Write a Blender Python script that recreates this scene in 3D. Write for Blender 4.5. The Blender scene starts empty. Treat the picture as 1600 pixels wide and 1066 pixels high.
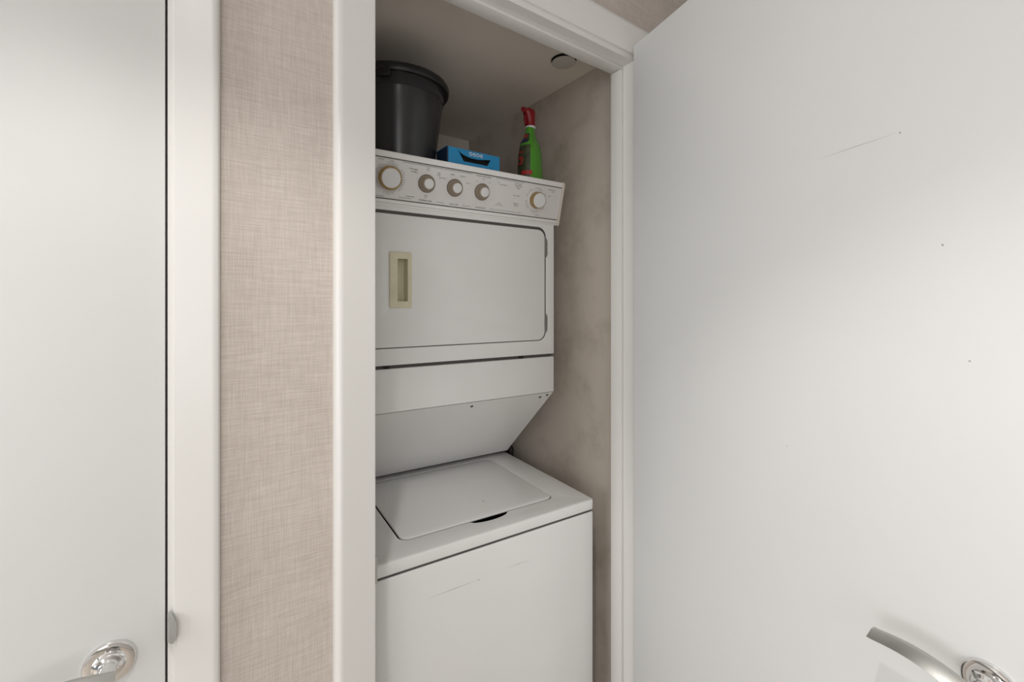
import bpy, bmesh, math, random
from mathutils import Matrix, Vector
random.seed(4)
R = math.radians
scene = bpy.context.scene
COL = scene.collection

# ------------------------------------------------------------------ camera
cd = bpy.data.cameras.new('camera')
cam = bpy.data.objects.new('camera', cd); COL.objects.link(cam)
cam.location = (0, 0, 1.505)
cam.rotation_euler = (R(90), 0, R(-35.9))
cd.sensor_fit = 'HORIZONTAL'; cd.sensor_width = 36.0
cd.lens = 701.0 / 1600 * 36.0
cd.shift_y = -58.0 / 1600
cd.clip_start = 0.02
scene.camera = cam

# ------------------------------------------------------------------ world, lights, exposure
w = bpy.data.worlds.new('world'); scene.world = w; w.use_nodes = True
w.node_tree.nodes['Background'].inputs[0].default_value = (0.9, 0.95, 1, 1)
w.node_tree.nodes['Background'].inputs[1].default_value = 0.3
scene.view_settings.view_transform = 'Standard'
scene.view_settings.look = 'None'
scene.view_settings.gamma = 1.0
scene.view_settings.use_curve_mapping = False
scene.view_settings.exposure = -0.16

def area(name, loc, rot, sx, sy, power, col):
    l = bpy.data.lights.new(name, 'AREA'); l.shape = 'RECTANGLE'
    l.size = sx; l.size_y = sy; l.energy = power; l.color = col
    o = bpy.data.objects.new(name, l); COL.objects.link(o)
    o.location = loc; o.rotation_euler = rot
    return o
def spot(name, loc, power, col, size, blend, rad, aim=None):
    l = bpy.data.lights.new(name, 'SPOT'); l.energy = power; l.color = col
    l.spot_size = R(size); l.spot_blend = blend; l.shadow_soft_size = rad
    o = bpy.data.objects.new(name, l); COL.objects.link(o); o.location = loc
    if aim is not None:
        o.rotation_euler = (Vector(aim) - Vector(loc)).to_track_quat('-Z', 'Y').to_euler()
    return o
# daylight from the window at the left end of the hall plus an added fill light behind the camera
area('window_daylight', (-2.95, 0.05, 1.35), (0, R(-90), 0), 1.6, 1.3, 41, (0.97, 0.985, 1.0))
area('rear_fill', (-1.1, -1.57, 1.40), (R(90), 0, 0), 1.5, 1.5, 17, (0.98, 0.985, 1.0))  # added soft fill towards the closet, no known source there
# recessed ceiling downlights
spot('downlight', (-0.087, 0.10, 2.585), 31, (1.0, 0.97, 0.935), 94, 0.36, 0.030)
spot('downlight', (-0.33, -0.75, 2.585), 4.5, (1.0, 0.97, 0.935), 172, 0.10, 0.03)
spot('downlight', (-1.90, -0.90, 2.585), 10, (1.0, 0.97, 0.935), 115, 0.40, 0.04)

# ------------------------------------------------------------------ materials
def new_mat(name, col, rough=0.5, metal=0.0, spec=0.5, noise=0.0, nscale=20, bump=0.0, bscale=120, trans=0.0, coat=0.0):
    m = bpy.data.materials.new(name); m.use_nodes = True
    nt = m.node_tree; b = nt.nodes['Principled BSDF']
    b.inputs['Base Color'].default_value = (*col, 1)
    b.inputs['Roughness'].default_value = rough
    b.inputs['Metallic'].default_value = metal
    b.inputs['Specular IOR Level'].default_value = spec
    b.inputs['Transmission Weight'].default_value = trans
    b.inputs['Coat Weight'].default_value = coat
    tc = nt.nodes.new('ShaderNodeTexCoord')
    if noise > 0:
        n = nt.nodes.new('ShaderNodeTexNoise'); n.inputs['Scale'].default_value = nscale; n.inputs['Detail'].default_value = 5
        nt.links.new(tc.outputs['Object'], n.inputs['Vector'])
        r = nt.nodes.new('ShaderNodeValToRGB')
        r.color_ramp.elements[0].position = 0.3; r.color_ramp.elements[1].position = 0.7
        r.color_ramp.elements[0].color = (*[c * (1 - noise) for c in col], 1)
        r.color_ramp.elements[1].color = (*[min(1, c * (1 + noise * 0.5)) for c in col], 1)
        nt.links.new(n.outputs['Fac'], r.inputs['Fac']); nt.links.new(r.outputs['Color'], b.inputs['Base Color'])
    if bump > 0:
        n2 = nt.nodes.new('ShaderNodeTexNoise'); n2.inputs['Scale'].default_value = bscale; n2.inputs['Detail'].default_value = 3
        nt.links.new(tc.outputs['Object'], n2.inputs['Vector'])
        bp = nt.nodes.new('ShaderNodeBump'); bp.inputs['Strength'].default_value = bump; bp.inputs['Distance'].default_value = 0.002
        nt.links.new(n2.outputs['Fac'], bp.inputs['Height']); nt.links.new(bp.outputs['Normal'], b.inputs['Normal'])
    return m

def wallpaper_mat():
    """woven linen wallpaper: fine horizontal and vertical threads of uneven thickness"""
    m = bpy.data.materials.new('linen_wallpaper'); m.use_nodes = True
    nt = m.node_tree; b = nt.nodes['Principled BSDF']; b.inputs['Roughness'].default_value = 0.62
    b.inputs['Specular IOR Level'].default_value = 0.35
    tc = nt.nodes.new('ShaderNodeTexCoord')
    def threads(sc, det):
        mp = nt.nodes.new('ShaderNodeMapping'); mp.inputs['Scale'].default_value = sc
        n = nt.nodes.new('ShaderNodeTexNoise'); n.inputs['Scale'].default_value = 1; n.inputs['Detail'].default_value = det
        nt.links.new(tc.outputs['Object'], mp.inputs['Vector']); nt.links.new(mp.outputs['Vector'], n.inputs['Vector'])
        return n.outputs['Fac']
    h = threads((26, 26, 820), 2); v = threads((820, 26, 26), 2); big = threads((9, 9, 9), 3)
    def mix(a, c, f):
        x = nt.nodes.new('ShaderNodeMix'); x.data_type = 'FLOAT'; x.inputs[0].default_value = f
        nt.links.new(a, x.inputs[2]); nt.links.new(c, x.inputs[3]); return x.outputs[0]
    s = mix(mix(h, v, 0.45), big, 0.14)
    r = nt.nodes.new('ShaderNodeValToRGB')
    r.color_ramp.elements[0].position = 0.34; r.color_ramp.elements[1].position = 0.66
    r.color_ramp.elements[0].color = (0.50, 0.435, 0.39, 1); r.color_ramp.elements[1].color = (0.68, 0.61, 0.555, 1)
    nt.links.new(s, r.inputs['Fac']); nt.links.new(r.outputs['Color'], b.inputs['Base Color'])
    bp = nt.nodes.new('ShaderNodeBump'); bp.inputs['Strength'].default_value = 0.35; bp.inputs['Distance'].default_value = 0.001
    nt.links.new(s, bp.inputs['Height']); nt.links.new(bp.outputs['Normal'], b.inputs['Normal'])
    return m

def shaded_dirty_wall_mat():
    """matt closet paint, darkened for weaker light, with brown scuffs low on the wall beside the washer"""
    m = bpy.data.materials.new('shaded_closet_paint'); m.use_nodes = True
    nt = m.node_tree; b = nt.nodes['Principled BSDF']; b.inputs['Roughness'].default_value = 0.75
    tc = nt.nodes.new('ShaderNodeTexCoord')
    n = nt.nodes.new('ShaderNodeTexNoise'); n.inputs['Scale'].default_value = 5.5; n.inputs['Detail'].default_value = 7; n.inputs['Roughness'].default_value = 0.62
    nt.links.new(tc.outputs['Object'], n.inputs['Vector'])
    n2 = nt.nodes.new('ShaderNodeTexNoise'); n2.inputs['Scale'].default_value = 38; n2.inputs['Detail'].default_value = 4
    nt.links.new(tc.outputs['Object'], n2.inputs['Vector'])
    r = nt.nodes.new('ShaderNodeValToRGB')
    r.color_ramp.elements[0].position = 0.47; r.color_ramp.elements[1].position = 0.68
    r.color_ramp.elements[0].color = (0, 0, 0, 1); r.color_ramp.elements[1].color = (0.6, 0.6, 0.6, 1)
    nt.links.new(n.outputs['Fac'], r.inputs['Fac'])
    mu = nt.nodes.new('ShaderNodeMath'); mu.operation = 'MULTIPLY'
    nt.links.new(r.outputs['Color'], mu.inputs[0]); nt.links.new(n2.outputs['Fac'], mu.inputs[1])
    mx = nt.nodes.new('ShaderNodeMix'); mx.data_type = 'RGBA'
    mx.inputs[6].default_value = (0.59, 0.525, 0.46, 1); mx.inputs[7].default_value = (0.20, 0.155, 0.10, 1)  # base tone lowered because this wall gets less direct light
    nt.links.new(mu.outputs[0], mx.inputs[0]); nt.links.new(mx.outputs[2], b.inputs['Base Color'])
    return m

M = {}
M['wallpaper'] = wallpaper_mat()
M['closet'] = shaded_dirty_wall_mat()
M['closet_brightened'] = new_mat('brightened_closet_paint', (0.83, 0.765, 0.69), 0.8, noise=0.05, nscale=4, bump=0.05, bscale=80)  # closet paint lightened so hidden walls and ceiling bounce more light
M['trim'] = new_mat('trim_enamel', (0.78, 0.765, 0.735), 0.26, bump=0.06, bscale=35)
M['door'] = new_mat('door_enamel', (0.78, 0.785, 0.775), 0.42, noise=0.02, nscale=3, bump=0.07, bscale=60)
M['hall_paint'] = new_mat('hall_paint', (0.74, 0.72, 0.70), 0.8, noise=0.03, nscale=5)
M['ceiling'] = new_mat('ceiling_paint', (0.82, 0.81, 0.79), 0.9, bump=0.05, bscale=60)
M['floor'] = new_mat('floor_stone', (0.63, 0.565, 0.49), 0.35, noise=0.15, nscale=6)
M['enamel'] = new_mat('appliance_enamel', (0.86, 0.86, 0.85), 0.25, noise=0.02, nscale=4, bump=0.03, bscale=220)
M['console'] = new_mat('console_face', (0.78, 0.765, 0.75), 0.30, noise=0.03, nscale=12)
M['console_trim'] = new_mat('console_trim', (0.90, 0.89, 0.88), 0.16, spec=0.7)
M['cream'] = new_mat('yellowed_plastic', (0.74, 0.70, 0.51), 0.42, noise=0.08, nscale=30)
M['endcap'] = new_mat('end_cap_plastic', (0.74, 0.69, 0.62), 0.4)
M['cap'] = new_mat('knob_cap', (0.80, 0.80, 0.80), 0.25)
M['amber'] = new_mat('knob_amber', (0.42, 0.29, 0.12), 0.3, noise=0.2, nscale=60)
M['taupe'] = new_mat('knob_taupe', (0.33, 0.27, 0.20), 0.35)
M['print'] = new_mat('grey_print', (0.07, 0.07, 0.08), 0.5)
M['dark'] = new_mat('dark_void', (0.015, 0.014, 0.013), 0.8)
M['seam'] = new_mat('seam_grey', (0.09, 0.085, 0.08), 0.7)
M['steel'] = new_mat('brushed_steel', (0.52, 0.52, 0.50), 0.42, metal=1.0)
M['dull_metal'] = new_mat('dull_hinge_metal', (0.26, 0.25, 0.24), 0.5, metal=0.8)
M['chrome'] = new_mat('chrome', (0.80, 0.79, 0.78), 0.06, metal=1.0)
M['bucket'] = new_mat('charcoal_plastic', (0.036, 0.036, 0.039), 0.24, bump=0.03, bscale=150)
M['bucket_rim'] = new_mat('charcoal_rim_plastic', (0.016, 0.015, 0.017), 0.38)
M['blue'] = new_mat('blue_card', (0.02, 0.30, 0.62), 0.4, noise=0.08, nscale=25)
M['navy'] = new_mat('dark_blue_card', (0.012, 0.035, 0.08), 0.5)
M['white_ink'] = new_mat('white_ink', (0.80, 0.84, 0.88), 0.5)
M['green'] = new_mat('green_bottle_plastic', (0.09, 0.36, 0.03), 0.22, coat=0.3)
M['label'] = new_mat('dark_green_label', (0.06, 0.075, 0.035), 0.4, noise=0.4, nscale=50)
M['red'] = new_mat('red_plastic', (0.27, 0.008, 0.014), 0.35)
M['red_ink'] = new_mat('red_ink', (0.45, 0.03, 0.03), 0.45)
M['purple_ink'] = new_mat('dark_purple_ink', (0.03, 0.02, 0.08), 0.45)
M['hose'] = new_mat('black_rubber', (0.02, 0.017, 0.015), 0.6)
M['speck'] = new_mat('scuff', (0.42, 0.40, 0.38), 0.7)
M['disc'] = new_mat('sprinkler_disc_paint', (0.60, 0.57, 0.53), 0.5)

# ------------------------------------------------------------------ helpers
def finish(me, mat, angle=35):
    me.materials.clear(); me.materials.append(M[mat])
    for p in me.polygons: p.use_smooth = True
    me.set_sharp_from_angle(angle=R(angle))

def obj(name, me, mat, parent=None, loc=None, rot=None):
    if isinstance(me, bmesh.types.BMesh):
        bm = me; bmesh.ops.recalc_face_normals(bm, faces=bm.faces)
        me = bpy.data.meshes.new(name); bm.to_mesh(me); bm.free()
    finish(me, mat)
    o = bpy.data.objects.new(name, me); COL.objects.link(o)
    if parent: o.parent = parent
    if loc: o.location = loc
    if rot: o.rotation_euler = rot
    return o
def empty(name, loc, rot=(0, 0, 0)):
    o = bpy.data.objects.new(name, None); COL.objects.link(o); o.location = loc; o.rotation_euler = rot
    o.empty_display_size = 0.1
    return o
def tag(o, label, cat, kind=None, group=None):
    o['label'] = label; o['category'] = cat
    if kind: o['kind'] = kind
    if group: o['group'] = group
    return o
def struct(o, label, cat): return tag(o, label, cat, 'structure')

def box_bm(x0, x1, y0, y1, z0, z1, bev=0.0, seg=3, bm=None):
    own = bm is None
    b = bmesh.new()
    bmesh.ops.create_cube(b, size=1)
    for v in b.verts:
        v.co = Vector((x0 + (v.co.x + .5) * (x1 - x0), y0 + (v.co.y + .5) * (y1 - y0), z0 + (v.co.z + .5) * (z1 - z0)))
    if bev > 0:
        bmesh.ops.bevel(b, geom=list(b.edges), offset=bev, segments=seg, affect='EDGES', profile=0.5)
    if own: return b
    me = bpy.data.meshes.new('t'); b.to_mesh(me); b.free(); bm.from_mesh(me); bpy.data.meshes.remove(me)
    return bm
def cyl_bm(p0, p1, r0, r1=None, n=28, bm=None, caps=True):
    bm = bm or bmesh.new(); r1 = r0 if r1 is None else r1
    p0 = Vector(p0); p1 = Vector(p1); q = (p1 - p0).to_track_quat('Z', 'Y')
    a = [bm.verts.new(p0 + q @ Vector((r0 * math.cos(t), r0 * math.sin(t), 0))) for t in [2 * math.pi * i / n for i in range(n)]]
    b = [bm.verts.new(p1 + q @ Vector((r1 * math.cos(t), r1 * math.sin(t), 0))) for t in [2 * math.pi * i / n for i in range(n)]]
    for i in range(n): bm.faces.new((a[i], a[(i + 1) % n], b[(i + 1) % n], b[i]))
    if caps: bm.faces.new(a[::-1]); bm.faces.new(b)
    return bm
def lathe_bm(prof, n=48, sx=1.0, sy=1.0, closed_top=True, closed_bot=True, power=2.0):
    """profile [(radius, z, xoffset)] revolved about z, optional elliptic / super-elliptic section"""
    bm = bmesh.new(); rings = []
    for p in prof:
        r, z = p[0], p[1]; xo = p[2] if len(p) > 2 else 0
        ring = []
        for i in range(n):
            t = 2 * math.pi * i / n; c, s = math.cos(t), math.sin(t)
            k = (abs(c) ** power + abs(s) ** power) ** (-1 / power)
            ring.append(bm.verts.new((xo + r * sx * c * k, r * sy * s * k, z)))
        rings.append(ring)
    for a, b in zip(rings, rings[1:]):
        for i in range(n): bm.faces.new((a[i], a[(i + 1) % n], b[(i + 1) % n], b[i]))
    if closed_bot: bm.faces.new(rings[0][::-1])
    if closed_top: bm.faces.new(rings[-1])
    return bm
def tube_bm(pts, rad, n=10, bm=None):
    bm = bm or bmesh.new(); pts = [Vector(p) for p in pts]; rings = []
    for i, p in enumerate(pts):
        d = (pts[min(i + 1, len(pts) - 1)] - pts[max(i - 1, 0)]).normalized(); q = d.to_track_quat('Z', 'Y')
        r = rad[i] if isinstance(rad, (list, tuple)) else rad
        rings.append([bm.verts.new(p + q @ Vector((r * math.cos(2 * math.pi * k / n), r * math.sin(2 * math.pi * k / n), 0))) for k in range(n)])
    for a, b in zip(rings, rings[1:]):
        for k in range(n): bm.faces.new((a[k], a[(k + 1) % n], b[(k + 1) % n], b[k]))
    bm.faces.new(rings[0][::-1]); bm.faces.new(rings[-1])
    return bm
def rrect(x0, x1, y0, y1, r=0.0, n=6):
    if r <= 0: return [(x0, y0), (x1, y0), (x1, y1), (x0, y1)]
    out = []
    for cx, cy, a0 in ((x1 - r, y0 + r, -90), (x1 - r, y1 - r, 0), (x0 + r, y1 - r, 90), (x0 + r, y0 + r, 180)):
        for i in range(n + 1):
            a = R(a0 + 90 * i / n); out.append((cx + r * math.cos(a), cy + r * math.sin(a)))
    return out
def plate(outlines, thick, bev=0.0, plane='XZ', off=0.0):
    """flat plate with holes and softened edges; plane XZ: front face at y = off, body behind it; plane XY: top face at z = off"""
    cu = bpy.data.curves.new('t', 'CURVE'); cu.dimensions = '2D'; cu.fill_mode = 'BOTH'
    for o in outlines:
        s = cu.splines.new('POLY'); s.points.add(len(o) - 1); s.use_cyclic_u = True
        for p, (x, y) in zip(s.points, o): p.co = (x, y, 0, 1)
    cu.extrude = max(thick / 2 - bev, 1e-5); cu.bevel_depth = bev; cu.bevel_resolution = 2; cu.offset = -bev
    ob = bpy.data.objects.new('t', cu); COL.objects.link(ob)
    dg = bpy.context.evaluated_depsgraph_get(); dg.update()
    me = bpy.data.meshes.new_from_object(ob.evaluated_get(dg))
    bpy.data.objects.remove(ob); bpy.data.curves.remove(cu)
    if plane == 'XZ': me.transform(Matrix.Translation((0, off + thick / 2, 0)) @ Matrix.Rotation(R(90), 4, 'X'))
    else: me.transform(Matrix.Translation((0, 0, off - thick / 2)))
    bm = bmesh.new(); bm.from_mesh(me); bmesh.ops.remove_doubles(bm, verts=bm.verts, dist=1e-6)
    bm.to_mesh(me); bm.free()
    return me
def text_bm(items, bm=None):
    """items: (string, x, z, size, align) lying in the XZ plane facing -y at y=0"""
    bm = bm or bmesh.new()
    for it in items:
        s, x, z, size = it[:4]; al = it[4] if len(it) > 4 else 'CENTER'
        cu = bpy.data.curves.new('t', 'FONT'); cu.body = s; cu.size = size; cu.align_x = al; cu.resolution_u = 2
        ob = bpy.data.objects.new('t', cu); COL.objects.link(ob)
        dg = bpy.context.evaluated_depsgraph_get(); dg.update()
        me = bpy.data.meshes.new_from_object(ob.evaluated_get(dg))
        me.transform(Matrix.Translation((x, 0, z)) @ Matrix.Rotation(R(90), 4, 'X'))
        bpy.data.objects.remove(ob); bpy.data.curves.remove(cu)
        bm.from_mesh(me); bpy.data.meshes.remove(me)
    return bm

H = 0.83            # front face of the hall wall
OX0, OX1, OZ = 0.285, 1.0275, 2.195      # closet opening
LX0, LX1 = -0.86, -0.0233                # left door opening
# ================================================================== SETTING
prof = [(-3.0, 0), (LX0 - .015, 0), (LX0 - .015, OZ + .015), (LX1 + .015, OZ + .015), (LX1 + .015, 0), (OX0 - .015, 0), (OX0 - .015, OZ + .015),
        (OX1 + .015, OZ + .015), (OX1 + .015, 0), (2.2, 0), (2.2, 2.6), (-3.0, 2.6)]
struct(obj('wall_front', plate([prof], 0.08, 0, 'XZ', H), 'wallpaper'), 'hall wall covered in beige woven linen wallpaper between the two doors', 'wall')
struct(obj('floor', box_bm(-3.0, 2.2, -1.6, 2.0, -0.06, 0), 'floor'), 'warm beige floor running through hall and closet', 'floor')
struct(obj('ceiling', box_bm(-3.0, 2.2, -1.6, H, 2.6, 2.66), 'ceiling'), 'plain white hall ceiling above the doors', 'ceiling')
struct(obj('wall_back', box_bm(-3.0, 2.2, -1.68, -1.6, 0, 2.6), 'hall_paint'), 'plain hall wall opposite the closet', 'wall')
struct(obj('wall_right', box_bm(2.2, 2.28, -1.6, H + .08, 0, 2.6), 'hall_paint'), 'plain end wall of the hall behind the open door', 'wall')
struct(obj('wall_closet_right', box_bm(1.08, 1.15, H + .08, 1.84, 0, 2.275), 'closet'), 'scuffed off-white closet side wall right of the machine', 'wall')
struct(obj('wall_closet_left', box_bm(0.12, 0.19, H + .08, 1.84, 0, 2.275), 'closet_brightened'), 'closet side wall left of the machine', 'wall')
struct(obj('wall_closet_back', box_bm(0.12, 1.15, 1.84, 1.91, 0, 2.275), 'closet_brightened'), 'closet back wall behind the bucket and bottle', 'wall')
struct(obj('ceiling_closet', box_bm(0.12, 1.15, H + .08, 1.91, 2.275, 2.33), 'closet_brightened'), 'shaded closet ceiling above the bucket', 'ceiling')

def casing(name, x0, x1, zin, wl, wr, wt, label):
    """mitred U-shaped casing around an opening, front face 18 mm proud of the wall"""
    prof = [(0, -.001), (0, .0080), (.015, .0095), (.05, .0102), (.80, .0178), (.84, .0183), (.88, .0180), (.92, .0168), (.955, .0146), (.98, .0115), (.995, .0075), (1.0, .0035), (1.0, -.001)]
    bm = bmesh.new(); st = []
    for cx, cz, dx, dz in ((x0, 0, -wl, 0), (x0, zin, -wl, wt), (x1, zin, wr, wt), (x1, 0, wr, 0)):
        st.append([bm.verts.new((cx + dx * d, H - t, cz + dz * d)) for d, t in prof])
    n = len(prof)
    for p, q in zip(st, st[1:]):
        for i in range(n): bm.faces.new((p[i], p[(i + 1) % n], q[(i + 1) % n], q[i]))
    bm.faces.new(st[0][::-1]); bm.faces.new(st[-1])
    o = obj(name, bm, 'trim')
    struct(o, label, 'door trim'); return o
def jamb(parent, x0, x1, z1, depth=0.078, th=0.015):
    bm = bmesh.new()
    box_bm(x0 - th, x0, H, H + depth, 0, z1 + th, bm=bm)
    box_bm(x1, x1 + th, H, H + depth, 0, z1 + th, bm=bm)
    box_bm(x0, x1, H, H + depth, z1, z1 + th, bm=bm)
    obj('jamb', bm, 'trim', parent)
t1 = casing('trim_1', LX0 - .006, -0.0165, OZ + .012, .06, .0578, .078, 'off-white painted casing around the closed left door')
jamb(t1, LX0, LX1, OZ)
for a_, b_ in ((LX0, LX0 + .012), (LX1 - .012, LX1)): obj('door_stop', box_bm(a_, b_, H + .038, H + .077, 0, OZ), 'trim', t1)
obj('door_stop', box_bm(LX0 + .012, LX1 - .012, H + .038, H + .077, OZ - .012, OZ), 'trim', t1)
t2 = casing('trim_2', 0.2825, OX1 + .008, OZ + .014, .0735, .075, .082, 'off-white painted casing and jamb around the laundry closet opening')
jamb(t2, OX0, OX1, OZ)
# door stop: legs and head, mitre gap as seen in the corner
bm = box_bm(OX1 - .009, OX1, H + .037, H + .077, 0, OZ - .0085, .0012, 2)
obj('door_stop', bm, 'trim', t2)
obj('door_stop', box_bm(OX0, OX0 + .004, H + .037, H + .077, 0, OZ - .0085, .0012, 2), 'trim', t2)
obj('door_stop', box_bm(OX0, OX1, H + .037, H + .077, OZ - .008, OZ, .0012, 2), 'trim', t2)
obj('strike_plate', box_bm(OX0 - .004, OX0 + .0012, H - .0085, H + .028, .985, 1.036, .0006, 2), 'steel', t2)
# latch lip on the left frame
bm = bmesh.new()
ys = [H - .003, H - .006, H - .0125, H - .018]; xs = [-.0235, -.0195, -.0165, -.0125]
zz = [(1.012, 1.052), (1.008, 1.056), (1.012, 1.052), (1.022, 1.042)]
ring = []
for x, y, (a, b) in zip(xs, ys, zz): ring.append((bm.verts.new((x, y, a)), bm.verts.new((x, y, b)), bm.verts.new((x, y - .0015, a)), bm.verts.new((x, y - .0015, b))))
for p, q in zip(ring, ring[1:]):
    bm.faces.new((p[2], q[2], q[3], p[3])); bm.faces.new((p[0], p[1], q[1], q[0])); bm.faces.new((p[1], p[3], q[3], q[1])); bm.faces.new((p[0], q[0], q[2], p[2]))
bm.faces.new((ring[0][0], ring[0][2], ring[0][3], ring[0][1])); bm.faces.new((ring[-1][0], ring[-1][1], ring[-1][3], ring[-1][2]))
obj('strike_plate', bm, 'steel', t1)

# ------------------------------------------------------------------ doors with lever handles
def rosette(parent, x, z, y=0.0):
    prof = [(0.0290, 0.0), (0.0290, .0035), (.0275, .0058), (.0235, .0068), (.0185, .0065), (.0165, .0085), (.0150, .012), (.0115, .014), (.0098, .018), (.0095, .050)]
    bm = lathe_bm(prof, 40)
    me = bpy.data.meshes.new('rosette'); bmesh.ops.recalc_face_normals(bm, faces=bm.faces); bm.to_mesh(me); bm.free()
    me.transform(Matrix.Translation((x, y, z)) @ Matrix.Rotation(R(90), 4, 'X'))
    return obj('rosette', me, 'chrome', parent)
def lever(parent, x, z, sgn, y=0.0, length=0.118):
    """flat tapering blade, bowed outward and slightly arched; sgn gives the side it points to"""
    bm = bmesh.new(); N = 18; rings = []
    for i in range(N + 1):
        f = i / N; u = sgn * (f * length - .010)
        half = .0080 - .0030 * f
        zc = z + .018 * math.sin(math.pi * min(1, f * 1.02)) * .62 + .006 * f
        so = .050 + .004 * math.sin(math.pi * f)
        tilt = .0062
        sec = [(-tilt - .0012, -half), (-tilt - .0045, -half * .8), (tilt - .0050, half * .85), (tilt, half), (tilt + .0035, half * .8), (.0005, -half * .9)]
        rings.append([bm.verts.new((x + u, y - so + dy, zc + dz)) for dy, dz in sec])
    n = len(rings[0])
    for a, b in zip(rings, rings[1:]):
        for k in range(n): bm.faces.new((a[k], a[(k + 1) % n], b[(k + 1) % n], b[k]))
    bm.faces.new(rings[0][::-1]); bm.faces.new(rings[-1])
    return obj('lever', bm, 'steel', parent)

d1 = obj('door_1', box_bm(-0.855, -0.0262, H, H + .036, 0.008, OZ - .003, .0012, 2), 'door')
struct(d1, 'closed white flush door at the left with chrome lever handle', 'door')
hd = rosette(d1, -0.087, 1.009, H); lever(d1, -0.087, 1.012, -1, H)

# open closet door: local x from the hinge edge towards the latch edge, visible (closet side) face at y = 0 facing -y
DW = 0.775
d2 = obj('door_2', box_bm(0, DW, 0, .036, 0.010, 2.215, .0012, 2), 'door', loc=(.996, .8046, 0))
ux, uy = -math.cos(R(76)), -math.sin(R(76))
d2.rotation_euler = (0, 0, math.atan2(uy, ux))
struct(d2, 'white flush closet door swung open at the right with curved steel lever', 'door')
rosette(d2, .722, 1.023); lever(d2, .722, 1.026, -1)
def scuff(parent, a, b, wd, y):
    a = Vector((a[0], 0, a[1])); b = Vector((b[0], 0, b[1])); d = (b - a).normalized(); p = Vector((-d.z, 0, d.x)) * wd / 2
    bm = bmesh.new(); m = (a + b) / 2 + p * random.uniform(-1, 1)
    up = [a, m + p, b, m - p]
    v = [bm.verts.new(q + Vector((0, y - .0002, 0))) for q in up]; v2 = [bm.verts.new(q + Vector((0, y + .0002, 0))) for q in up]
    bm.faces.new(v[::-1]); bm.faces.new(v2)
    for i in range(4): bm.faces.new((v[i], v[(i + 1) % 4], v2[(i + 1) % 4], v2[i]))
    return obj('scuff_mark', bm, 'speck', parent)
for a, b, wd in (((.622, 1.757), (.505, 1.752), .0008), ((.6225, 1.7545), (.6245, 1.7575), .003), ((.672, 1.585), (.675, 1.586), .004), ((.447, 1.245), (.449, 1.246), .003), ((.7, 1.43), (.702, 1.432), .003)):
    scuff(d2, a, b, wd, 0)
# butt hinges of the open door (knuckles in the gap)
for z in (0.28, 1.12, 1.95):
    obj('hinge', cyl_bm((-.004, .039, z), (-.004, .039, z + .09), .0055, n=14), 'steel', d2)

# ================================================================== STACKED WASHER DRYER
W = 0.66
m = empty('washer_dryer', (.9861, .9466, 0), (0, 0, R(-3.6)))
tag(m, 'white stacked washer and dryer unit standing inside the closet', 'washer dryer')
X0, X1 = -W, 0.0
wc = obj('washer_cabinet', box_bm(X0, X1, 0, .67, .03, .8835, .005), 'enamel', m)
obj('seam', box_bm(X0 + .004, X1 - .004, .004, .66, .8830, .8905), 'seam', m)
for fx in (X0 + .05, X1 - .05):
    for fy in (.05, .62): obj('foot', cyl_bm((fx, fy, 0), (fx, fy, .032), .018, n=16), 'hose', m)
# washer top with the lid opening and finger notch
LXa, LXb, LYa, LYb = -.5625, -.0955, .0745, .4705
def lid_hole(g):
    r = .022 + g; x0, x1, y0, y1 = LXa - g, LXb + g, LYa - g, LYb + g
    pts = rrect(x0, x1, y0, y1, r)
    notch = []
    for i in range(13):
        f = i / 12; notch.append((-.378 + f * .118, y0 - .0190 * math.sin(math.pi * f) ** .5))
    return notch, pts
notch, hole = lid_hole(.0035)
# rrect starts at the lower right corner going counter clockwise; the closing edge is the front edge, so the notch goes last
hole_full = hole + notch
deck = obj('washer_top', plate([rrect(X0 - .002, X1 + .002, -.003, .56, .012), hole_full], .030, .0045, 'XY', .9205), 'enamel', m)
obj('lid_gap_shade', box_bm(LXa - .02, LXb + .02, LYa - .03, LYb + .02, .8910, .8920), 'dark', m)  # near-black sheet painting the shade under the lid and notch
lid = obj('lid', plate([rrect(LXa, LXb, LYa, LYb, .022)], .006, .0022, 'XY', .9215), 'enamel', m)
scuff_l = obj('scuff_mark', lathe_bm([(.0028, 0), (.0028, .0004)], 12), 'speck', lid, loc=(-.2875, .1606, .9214))
for a, b, wd in (((-.388, .8056), (-.5254, .8051), .0011), ((-.386, .8066), (-.391, .8056), .004), ((-.2221, .807), (-.3082, .8096), .0006), ((-.25, .808), (-.29, .809), .0010)):
    scuff(wc, a, b, wd, 0)

# slanted panel, lower front panel, hidden column
DY = .192
obj('rear_column', box_bm(X0 + .03, X1 - .03, .515, .67, .9205, 1.335), 'seam', m)
bm = bmesh.new()
prof = [(DY, 1.329), (DY, 1.209), (DY + .004, 1.205), (.487, .930), (.492, .9215), (.497, .9215), (.495, .935), (DY + .012, 1.212), (DY + .012, 1.329)]
def extrude_profile(prof, xa, xb, bev=0):
    bm = bmesh.new()
    a = [bm.verts.new((xa, y, z)) for y, z in prof]; b = [bm.verts.new((xb, y, z)) for y, z in prof]
    n = len(prof)
    for i in range(n): bm.faces.new((a[i], a[(i + 1) % n], b[(i + 1) % n], b[i]))
    bm.faces.new(a[::-1]); bm.faces.new(b)
    bmesh.ops.recalc_face_normals(bm, faces=bm.faces)
    if bev: bmesh.ops.bevel(bm, geom=[e for e in bm.edges if len(e.link_faces) == 2 and e.calc_face_angle(0) > .5], offset=bev, segments=2, affect='EDGES')
    return bm
obj('lower_front_panel', box_bm(X0, X1, DY, DY + .05, 1.2105, 1.3290, .003), 'enamel', m)
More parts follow.
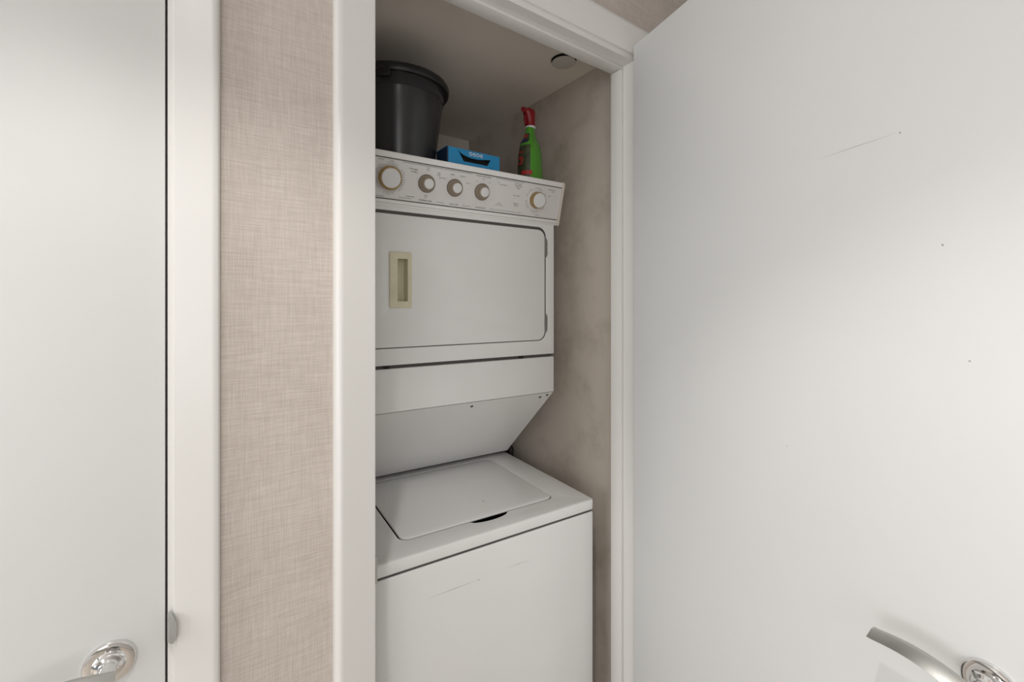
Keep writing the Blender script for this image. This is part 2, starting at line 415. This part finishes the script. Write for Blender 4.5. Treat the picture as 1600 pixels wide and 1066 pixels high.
sl = obj('slanted_panel', extrude_profile([(DY + .002, 1.2095), (DY + .016, 1.2095), (.500, .9360), (.500, .9340), (.4830, .9340), (.4810, .9390)], X0 + .001, X1 - .001, .0012), 'enamel', m)
# right-hand return flange of the slanted panel
obj('side_flange', extrude_profile([(DY + .012, 1.329), (DY + .012, 1.2060), (.490, .9375), (.60, .9375), (.60, 1.329)], X1 - .0042, X1 - .0012), 'enamel', m)
nrm = Vector((0, -.695, -.719))
for px, fz in ((-.300, .055), (-.045, .055), (-.020, .035)):
    y = DY + .002 + (.4865 - DY - .002) * fz; z = 1.2095 + (.929 - 1.2095) * fz
    p = Vector((px, y, z))
    obj('screw', cyl_bm(p, p + nrm * .0022, .0048, .0036, n=14), 'seam', sl)
obj('seam', box_bm(X0 + .006, X1 - .004, DY + .010, .64, 1.3265, 1.3400), 'seam', m)
for px in (X1 - .135, X0 + .09):
    obj('spacer_clip', box_bm(px, px + .014, DY + .004, DY + .016, 1.3285, 1.3385), 'dark', m)

# dryer cabinet with door opening
DX0, DX1, DZ0, DZ1 = -.625, -.0345, 1.3845, 1.7570
obj('dryer_cabinet', box_bm(X0, X1, DY + .034, .67, 1.3385, 1.9000, .003), 'enamel', m)
obj('dryer_front', plate([rrect(X0, X1, 1.3385, 1.7745, .002), rrect(DX0, DX1, DZ0, DZ1, .030)], .022, .0022, 'XZ', DY), 'enamel', m)
obj('door_gasket', plate([rrect(DX0 - .0005, DX1 + .0005, DZ0 - .0005, DZ1 + .0005, .03), rrect(-.545, -.500, 1.503, 1.637, .002)], .006, 0, 'XZ', DY + .0008), 'seam', m)
HX0, HX1, HZ0, HZ1 = -.5585, -.4965, 1.4945, 1.6460
ddr = obj('dryer_door', plate([rrect(DX0 + .0022, DX1 - .0042, DZ0 + .0022, DZ1 - .0085, .027), rrect(HX0 + .004, HX1 - .004, HZ0 + .004, HZ1 - .004, .003)], .0085, .0015, 'XZ', DY - .0008), 'enamel', m)
hb = obj('door_handle', plate([rrect(HX0, HX1, HZ0, HZ1, .004), rrect(-.5365, -.5085, 1.512, 1.628, .002)], .006, .0015, 'XZ', DY - .0050), 'cream', ddr)
bm = bmesh.new()
x0, x1, z0, z1, y0, y1 = -.5365, -.5085, 1.512, 1.628, DY - .001, DY + .030
for a in (box_bm(x0 - .003, x0, y0, y1, z0 - .003, z1 + .003), box_bm(x1, x1 + .003, y0, y1, z0 - .003, z1 + .003), box_bm(x0, x1, y0, y1, z0 - .003, z0), box_bm(x0, x1, y0, y1, z1, z1 + .003), box_bm(x0, x1, y1 - .002, y1, z0, z1)):
    me = bpy.data.meshes.new('t'); a.to_mesh(me); a.free(); bm.from_mesh(me); bpy.data.meshes.remove(me)
obj('handle_cup', bm, 'cream', hb)
for za, zb in ((1.660, 1.7215), (1.4115, 1.471)):
    bm = cyl_bm((DX1 - .0008, DY - .0015, za), (DX1 - .0008, DY - .0015, zb), .0034, n=12)
    for k in range(3):
        zc = za + (zb - za) * (.2 + .3 * k); cyl_bm((DX1 - .0008, DY - .0015, zc), (DX1 - .0008, DY - .0015, zc + .004), .0046, n=12, bm=bm)
    box_bm(DX1 + .000, DX1 + .006, DY - .0012, DY + .001, za + .006, zb - .006, bm=bm)
    obj('hinge', bm, 'dull_metal', ddr)

# control panel: tilted forward, local frame x right, z up the face, -y outwards
PT = math.atan2(.034, .130)
cp = obj('control_panel', box_bm(X0 - .008, X1 + .008, 0, .012, .0, .1345), 'console', m, loc=(0, DY - .0015, 1.7745), rot=(PT, 0, 0))
obj('console_body', extrude_profile([(DY + .012, 1.7755), (DY - .020, 1.9040), (DY + .20, 1.9040), (DY + .20, 1.8995), (DY + .02, 1.8995), (DY + .024, 1.7755)], X0 - .006, X1 + .006), 'enamel', m)
obj('top_trim', box_bm(X0 - .008, X1 + .008, -.0060, .014, .1187, .1345, .0022), 'console_trim', cp)
obj('top_groove', box_bm(X0 - .008, X1 + .008, -.0008, .002, .1165, .1186), 'seam', cp)
bt = obj('bottom_trim', box_bm(X0 - .008, X1 + .008, -.0040, .002, .0020, .0115, .0018), 'console_trim', cp)
obj('bottom_groove', box_bm(X0 - .008, X1 + .008, -.0008, .002, .0116, .0140), 'seam', cp)
obj('lower_lip', box_bm(X0 - .008, X1 + .008, -.0015, .002, -.0055, .0018, .0006, 2), 'enamel', cp)
for xa, xb in ((X1 + .008, X1 + .0165), (X0 - .0165, X0 - .008)):
    obj('end_cap', extrude_profile([(-.0065, -.0060), (-.0065, .1300), (-.003, .1360), (.030, .1360), (.030, -.0060)], xa, xb, .0018), 'endcap', cp)

KV = .067
def big_knob(x, rs, ra, rc, prot):
    base = obj('timer_dial', lathe_bm([(rs, 0), (rs, .0035), (rs - .0025, .0050), (ra + .004, .0050)], 40), 'console', cp, loc=(x, 0, KV), rot=(R(90), 0, 0))
    obj('dial_knob', lathe_bm([(ra, .0045), (ra, .010), (ra - .001, prot - .003), (rc + .0012, prot)], 40), 'amber', base)
    obj('knob_cap', lathe_bm([(rc, prot - .001), (rc, prot + .0012), (rc - .0015, prot + .0024)], 36), 'cap', base)
    tk = bmesh.new()
    for i in range(40):
        a = 2 * math.pi * i / 40
        if i % 7 in (5, 6): continue
        r0, r1 = rs + .0015, rs + (.0055 if i % 3 else .0075); dx, dz = math.cos(a), math.sin(a); px, pz = -dz * .00045, dx * .00045
        v = [tk.verts.new((dx * r + s * px, dz * r + s * pz, .0006)) for r, s in ((r0, -1), (r0, 1), (r1, 1), (r1, -1))]
        tk.faces.new(v)
    obj('dial_ticks', tk, 'print', base)
    return base
def small_knob(x):
    base = obj('selector_knob', lathe_bm([(.0235, 0), (.0235, .002), (.0220, .0045), (.0195, .006), (.0175, .0155), (.0145, .018)], 36), 'taupe', cp, loc=(x, 0, KV), rot=(R(90), 0, 0))
    obj('knob_cap', lathe_bm([(.0138, .017), (.0138, .0192), (.0122, .0202)], 30), 'cap', base)
    obj('knob_ring', lathe_bm([(.0247, 0), (.0247, .0012), (.0236, .0014)], 36), 'seam', base)
big_knob(-.5635, .0365, .0315, .0255, .016)
for kx in (-.459, -.3735, -.2845): small_knob(kx)
big_knob(-.0880, .0340, .0265, .0228, .021)
s = .0056
leg = text_bm([
    ('Permanent', -.500, .0985, s), ('Press', -.500, .0915, s), ('Automatic', -.503, .0250, s), ('Timed Dry', -.585, .0170, .0048), ('Normal', -.588, .1105, .0045), ('Fluff', -.560, .1100, .0045),
    ('Low', -.492, .0960, .0050), ('Heat', -.492, .0905, .0050), ('Med', -.458, .1075, .0050), ('Heat', -.458, .1020, .0050), ('High', -.426, .0985, .0050), ('Heat', -.426, .0930, .0050), ('Fluff', -.459, .0325, .0050), ('Air', -.459, .0275, .0050), ('TEMPERATURE', -.459, .0185, .0058),
    ('Small', -.385, .1010, .0056), ('Medium', -.352, .1000, .0056), ('Extra Low', -.414, .0870, .0050), ('Large', -.334, .0840, .0050), ('LOAD SIZE', -.372, .0185, .0058),
    ('WASH & SPIN SPEED', -.284, .1095, .0056), ('Off', -.284, .1025, .0045), ('Lo', -.306, .0950, .0050), ('Hi', -.262, .0950, .0050), ('WATER TEMP', -.284, .0185, .0058),
    ('To', -.232, .1010, .0050), ('Start Washer', -.214, .0955, .0050), ('Push In', -.221, .0400, .0045), ('And Turn Dial', -.221, .0345, .0045),
    ('Permanent', -.160, .1060, .0058), ('Press/Knits', -.160, .0995, .0058), ('Wash', -.160, .0925, .0058), ('Super Wash', -.163, .0700, .0050), ('Delicate', -.160, .0450, .0058), ('Wash', -.160, .0385, .0058), ('Normal', -.075, .0190, .0050),
    ('Regular Heavy', -.030, .1050, .0050), ('Wash', -.026, .0990, .0050), ('Rinse', -.036, .0845, .0050)])
for x0, x1, z in ((-.535, -.500, .0203), (-.425, -.402, .0203), (-.345, -.318, .0203), (-.253, -.140, .0203), (-.53, -.325, .1130), (-.243, -.140, .1130)):
    v = [leg.verts.new(p) for p in ((x0, 0, z), (x1, 0, z), (x1, 0, z + .0008), (x0, 0, z + .0008))]; leg.faces.new(v)
obj('printed_legend', leg, 'print', cp, loc=(0, -.0005, 0))['kind'] = 'stuff'

# rubber fill hose behind the washer, added where the gap is dark
pts = [(-.03 + .01 * math.sin(i * .5), .60 + .006 * math.cos(i), .40 + i * .035) for i in range(24)]
obj('fill_hose', tube_bm(pts, .012, 10), 'hose', m)
hp = [(.034, .522, .50 + i * .022) for i in range(20)] + [(.031, .528, .932), (.022, .545, .950), (.005, .570, .962), (-.03, .59, .968)]
obj('fill_hose', tube_bm(hp, [.0115 + .0018 * (i % 2) for i in range(24)], 12), 'hose', m)

MM = Matrix.Translation((.9861, .9466, 0)) @ Matrix.Rotation(R(-3.6), 4, 'Z')
def mp(x, y, z): return tuple(MM @ Vector((x, y, z)))
TOPZ = 1.9043
# ================================================================== BUCKET
bk = empty('bucket', mp(-.4885, .325, TOPZ), (0, 0, R(-3.6)))
tag(bk, 'charcoal grey plastic bucket standing on top of the dryer', 'bucket')
HB = .258
body = obj('bucket_body', lathe_bm([(.100, .0), (.1035, .003), (.1060, .010), (.1305, HB - .052), (.1335, HB - .050), (.1365, HB - .006), (.1295, HB - .006), (.1225, HB - .055), (.103, .008)], 64), 'bucket', bk)
obj('rim', lathe_bm([(.1300, HB - .020), (.1480, HB - .022), (.1505, HB - .018), (.1510, HB - .005), (.1485, HB), (.1320, HB + .001), (.1290, HB - .004)], 64, closed_top=False, closed_bot=False), 'bucket_rim', bk)
for a in (-124, 56):
    c, s_ = math.cos(R(a)), math.sin(R(a))
    e = obj('handle_ear', box_bm(-.018, .018, -.007, .007, HB - .040, HB - .004, .004), 'bucket_rim', bk, loc=(c * .144, s_ * .144, 0), rot=(0, 0, R(a + 90)))
pts = []
for i in range(25):
    f = i / 24; a = R(56 + 180 * f)
    pts.append((math.cos(a) * .153, math.sin(a) * .153, HB - .020 - .035 * math.sin(math.pi * f)))
obj('bail_handle', tube_bm(pts, .0028, 8), 'bucket_rim', bk)

# ================================================================== BLUE BOX
BW, BH, BD = .184, .0640, .070
bx = empty('dispenser_box', mp(-.3835, .206, TOPZ), (0, 0, R(-3.6 + 2.5)))
tag(bx, 'blue cardboard dispenser box with dark cut-out lying beside the bucket', 'box')
z_ = BH
cut = [(.036, z_ - .004), (.046, z_ - .012), (.056, z_ - .0165), (.068, z_ - .0195), (.082, z_ - .0215), (.109, z_ - .0215), (.130, z_ - .018), (.151, z_ - .0145), (.139, z_ - .035), (.056, z_ - .0355)]
obj('front_panel', plate([rrect(0, BW, 0, BH, .001), cut], .0018, 0, 'XZ', 0), 'blue', bx)
for a_ in (0.0, BW - .0016): obj('side_panel', box_bm(a_, a_ + .0016, .0018, BD, 0, BH), 'navy', bx)
obj('back_panel', box_bm(.0016, BW - .0016, BD - .0016, BD, 0, BH), 'blue', bx)
obj('bottom_panel', box_bm(.0016, BW - .0016, .0018, BD - .0016, 0, .0016), 'navy', bx)
obj('top_panel', box_bm(0.0, BW, .0018, BD, BH, BH + .0016), 'blue', bx)
obj('dark_inside', box_bm(.004, BW - .004, .020, BD - .004, .0018, BH - .003), 'dark', bx)  # near-black block filling the box behind the cut-out
obj('left_fold', box_bm(-.0004, .0042, -.0005, .0018, 0, BH), 'navy', bx)
lt = text_bm([('oeoe', .098, z_ - .0160, .0245)])
obj('printed_letters', lt, 'white_ink', bx, loc=(0, -.0006, .0015))

# ================================================================== SPRAY BOTTLE
sb = empty('spray_bottle', mp(-.060, .245, TOPZ), (0, 0, R(20)))
tag(sb, 'green plastic spray bottle with red trigger head on the dryer', 'bottle')
obj('bottle_body', lathe_bm([(.040, .0), (.0435, .004), (.0445, .020), (.0430, .070), (.0390, .115), (.0345, .138), (.0265, .152), (.0205, .166), (.0170, .180), (.0155, .190), (.0155, .196)], 40, 1.12, .78, power=2.6), 'green', sb)
# wrap label on the left facing side, slightly proud of the body
def label_patch(name, z0, z1, a0, a1, mat, grow=.0006):
    prof = [(.0445, .020), (.0430, .070), (.0390, .115), (.0345, .138), (.0265, .152), (.0205, .166), (.0170, .180)]
    def rad(z):
        for (ra, za), (rb, zb) in zip(prof, prof[1:]):
            if za <= z <= zb: return ra + (rb - ra) * (z - za) / (zb - za)
        return prof[0][0] if z < prof[0][1] else prof[-1][0]
    bm = bmesh.new(); nz, na = 14, 16; g = []
    for layer in (grow, 0.0):
        rows = []
        for i in range(nz + 1):
            z = z0 + (z1 - z0) * i / nz; row = []
            for j in range(na + 1):
                t = R(a0 + (a1 - a0) * j / na); c, s = math.cos(t), math.sin(t); p = 2.6
                k = (abs(c) ** p + abs(s) ** p) ** (-1 / p); r = rad(z) + layer
                row.append(bm.verts.new((1.12 * r * c * k, .78 * r * s * k, z)))
            rows.append(row)
        g.append(rows)
    for rows in g:
        for i in range(nz):
            for j in range(na): bm.faces.new((rows[i][j], rows[i][j + 1], rows[i + 1][j + 1], rows[i + 1][j]))
    return obj(name, bm, mat, sb)
lb = label_patch('wrap_label', .012, .128, 100, 222, 'label', .0007)
label_patch('neck_label', .140, .172, 105, 215, 'label', .0007)
label_patch('fruit_print', .156, .168, 150, 195, 'red_ink', .0012)
label_patch('berry_print', .136, .150, 140, 205, 'purple_ink', .0013)
label_patch('red_stripe', .026, .040, 175, 230, 'red_ink', .0013)
for k, (za, zb, aa, ab) in enumerate(((.101, .106, 140, 182), (.090, .101, 134, 146), (.082, .088, 140, 180), (.070, .082, 168, 182), (.062, .068, 138, 180), (.050, .061, 132, 146))):
    label_patch('lettering', za, zb, aa, ab, 'red_ink', .0014)
obj('collar', lathe_bm([(.0165, .194), (.0175, .195), (.0175, .199), (.0165, .200)], 28), 'white_ink', sb)
# trigger head: nozzle points to local -x
def head():
    bm = bmesh.new()
    secs = [(.200, .0175, 0, .0165), (.212, .0178, -.001, .0165), (.222, .0190, -.002, .0165), (.232, .0215, -.004, .0172), (.241, .0260, -.006, .0185), (.249, .0275, -.006, .0180), (.255, .0240, -.005, .0150), (.258, .0160, -.004, .0090)]
    rings = []
    for z, rx, xo, ry in secs:
        rings.append([bm.verts.new((xo + rx * math.cos(2 * math.pi * k / 20), ry * math.sin(2 * math.pi * k / 20), z)) for k in range(20)])
    for a, b in zip(rings, rings[1:]):
        for k in range(20): bm.faces.new((a[k], a[(k + 1) % 20], b[(k + 1) % 20], b[k]))
    bm.faces.new(rings[0][::-1]); bm.faces.new(rings[-1])
    return bm
hd_ = obj('spray_head', head(), 'red', sb)
obj('nozzle', cyl_bm((-.034, 0, .245), (-.047, 0, .245), .0085, .0075, 18), 'red', hd_)
obj('trigger', tube_bm([(-.024, 0, .236), (-.031, 0, .226), (-.034, 0, .214), (-.031, 0, .203), (-.033, 0, .196)], [.006, .0055, .005, .0045, .003], 10), 'red', hd_)

# ================================================================== SPRINKLER COVER
sp = obj('sprinkler_cover', lathe_bm([(.034, .0), (.0375, .0012), (.0375, .0030), (.030, .0040), (.022, .0098)], 40), 'disc', loc=(.9633, 1.0516, 2.265))
obj('shade_ring', lathe_bm([(.0400, .0092), (.0400, .0099)], 40), 'dark', sp)  # near-black ring painting the shadow gap above the disc
tag(sp, 'round off-white concealed sprinkler cover on the closet ceiling', 'sprinkler')
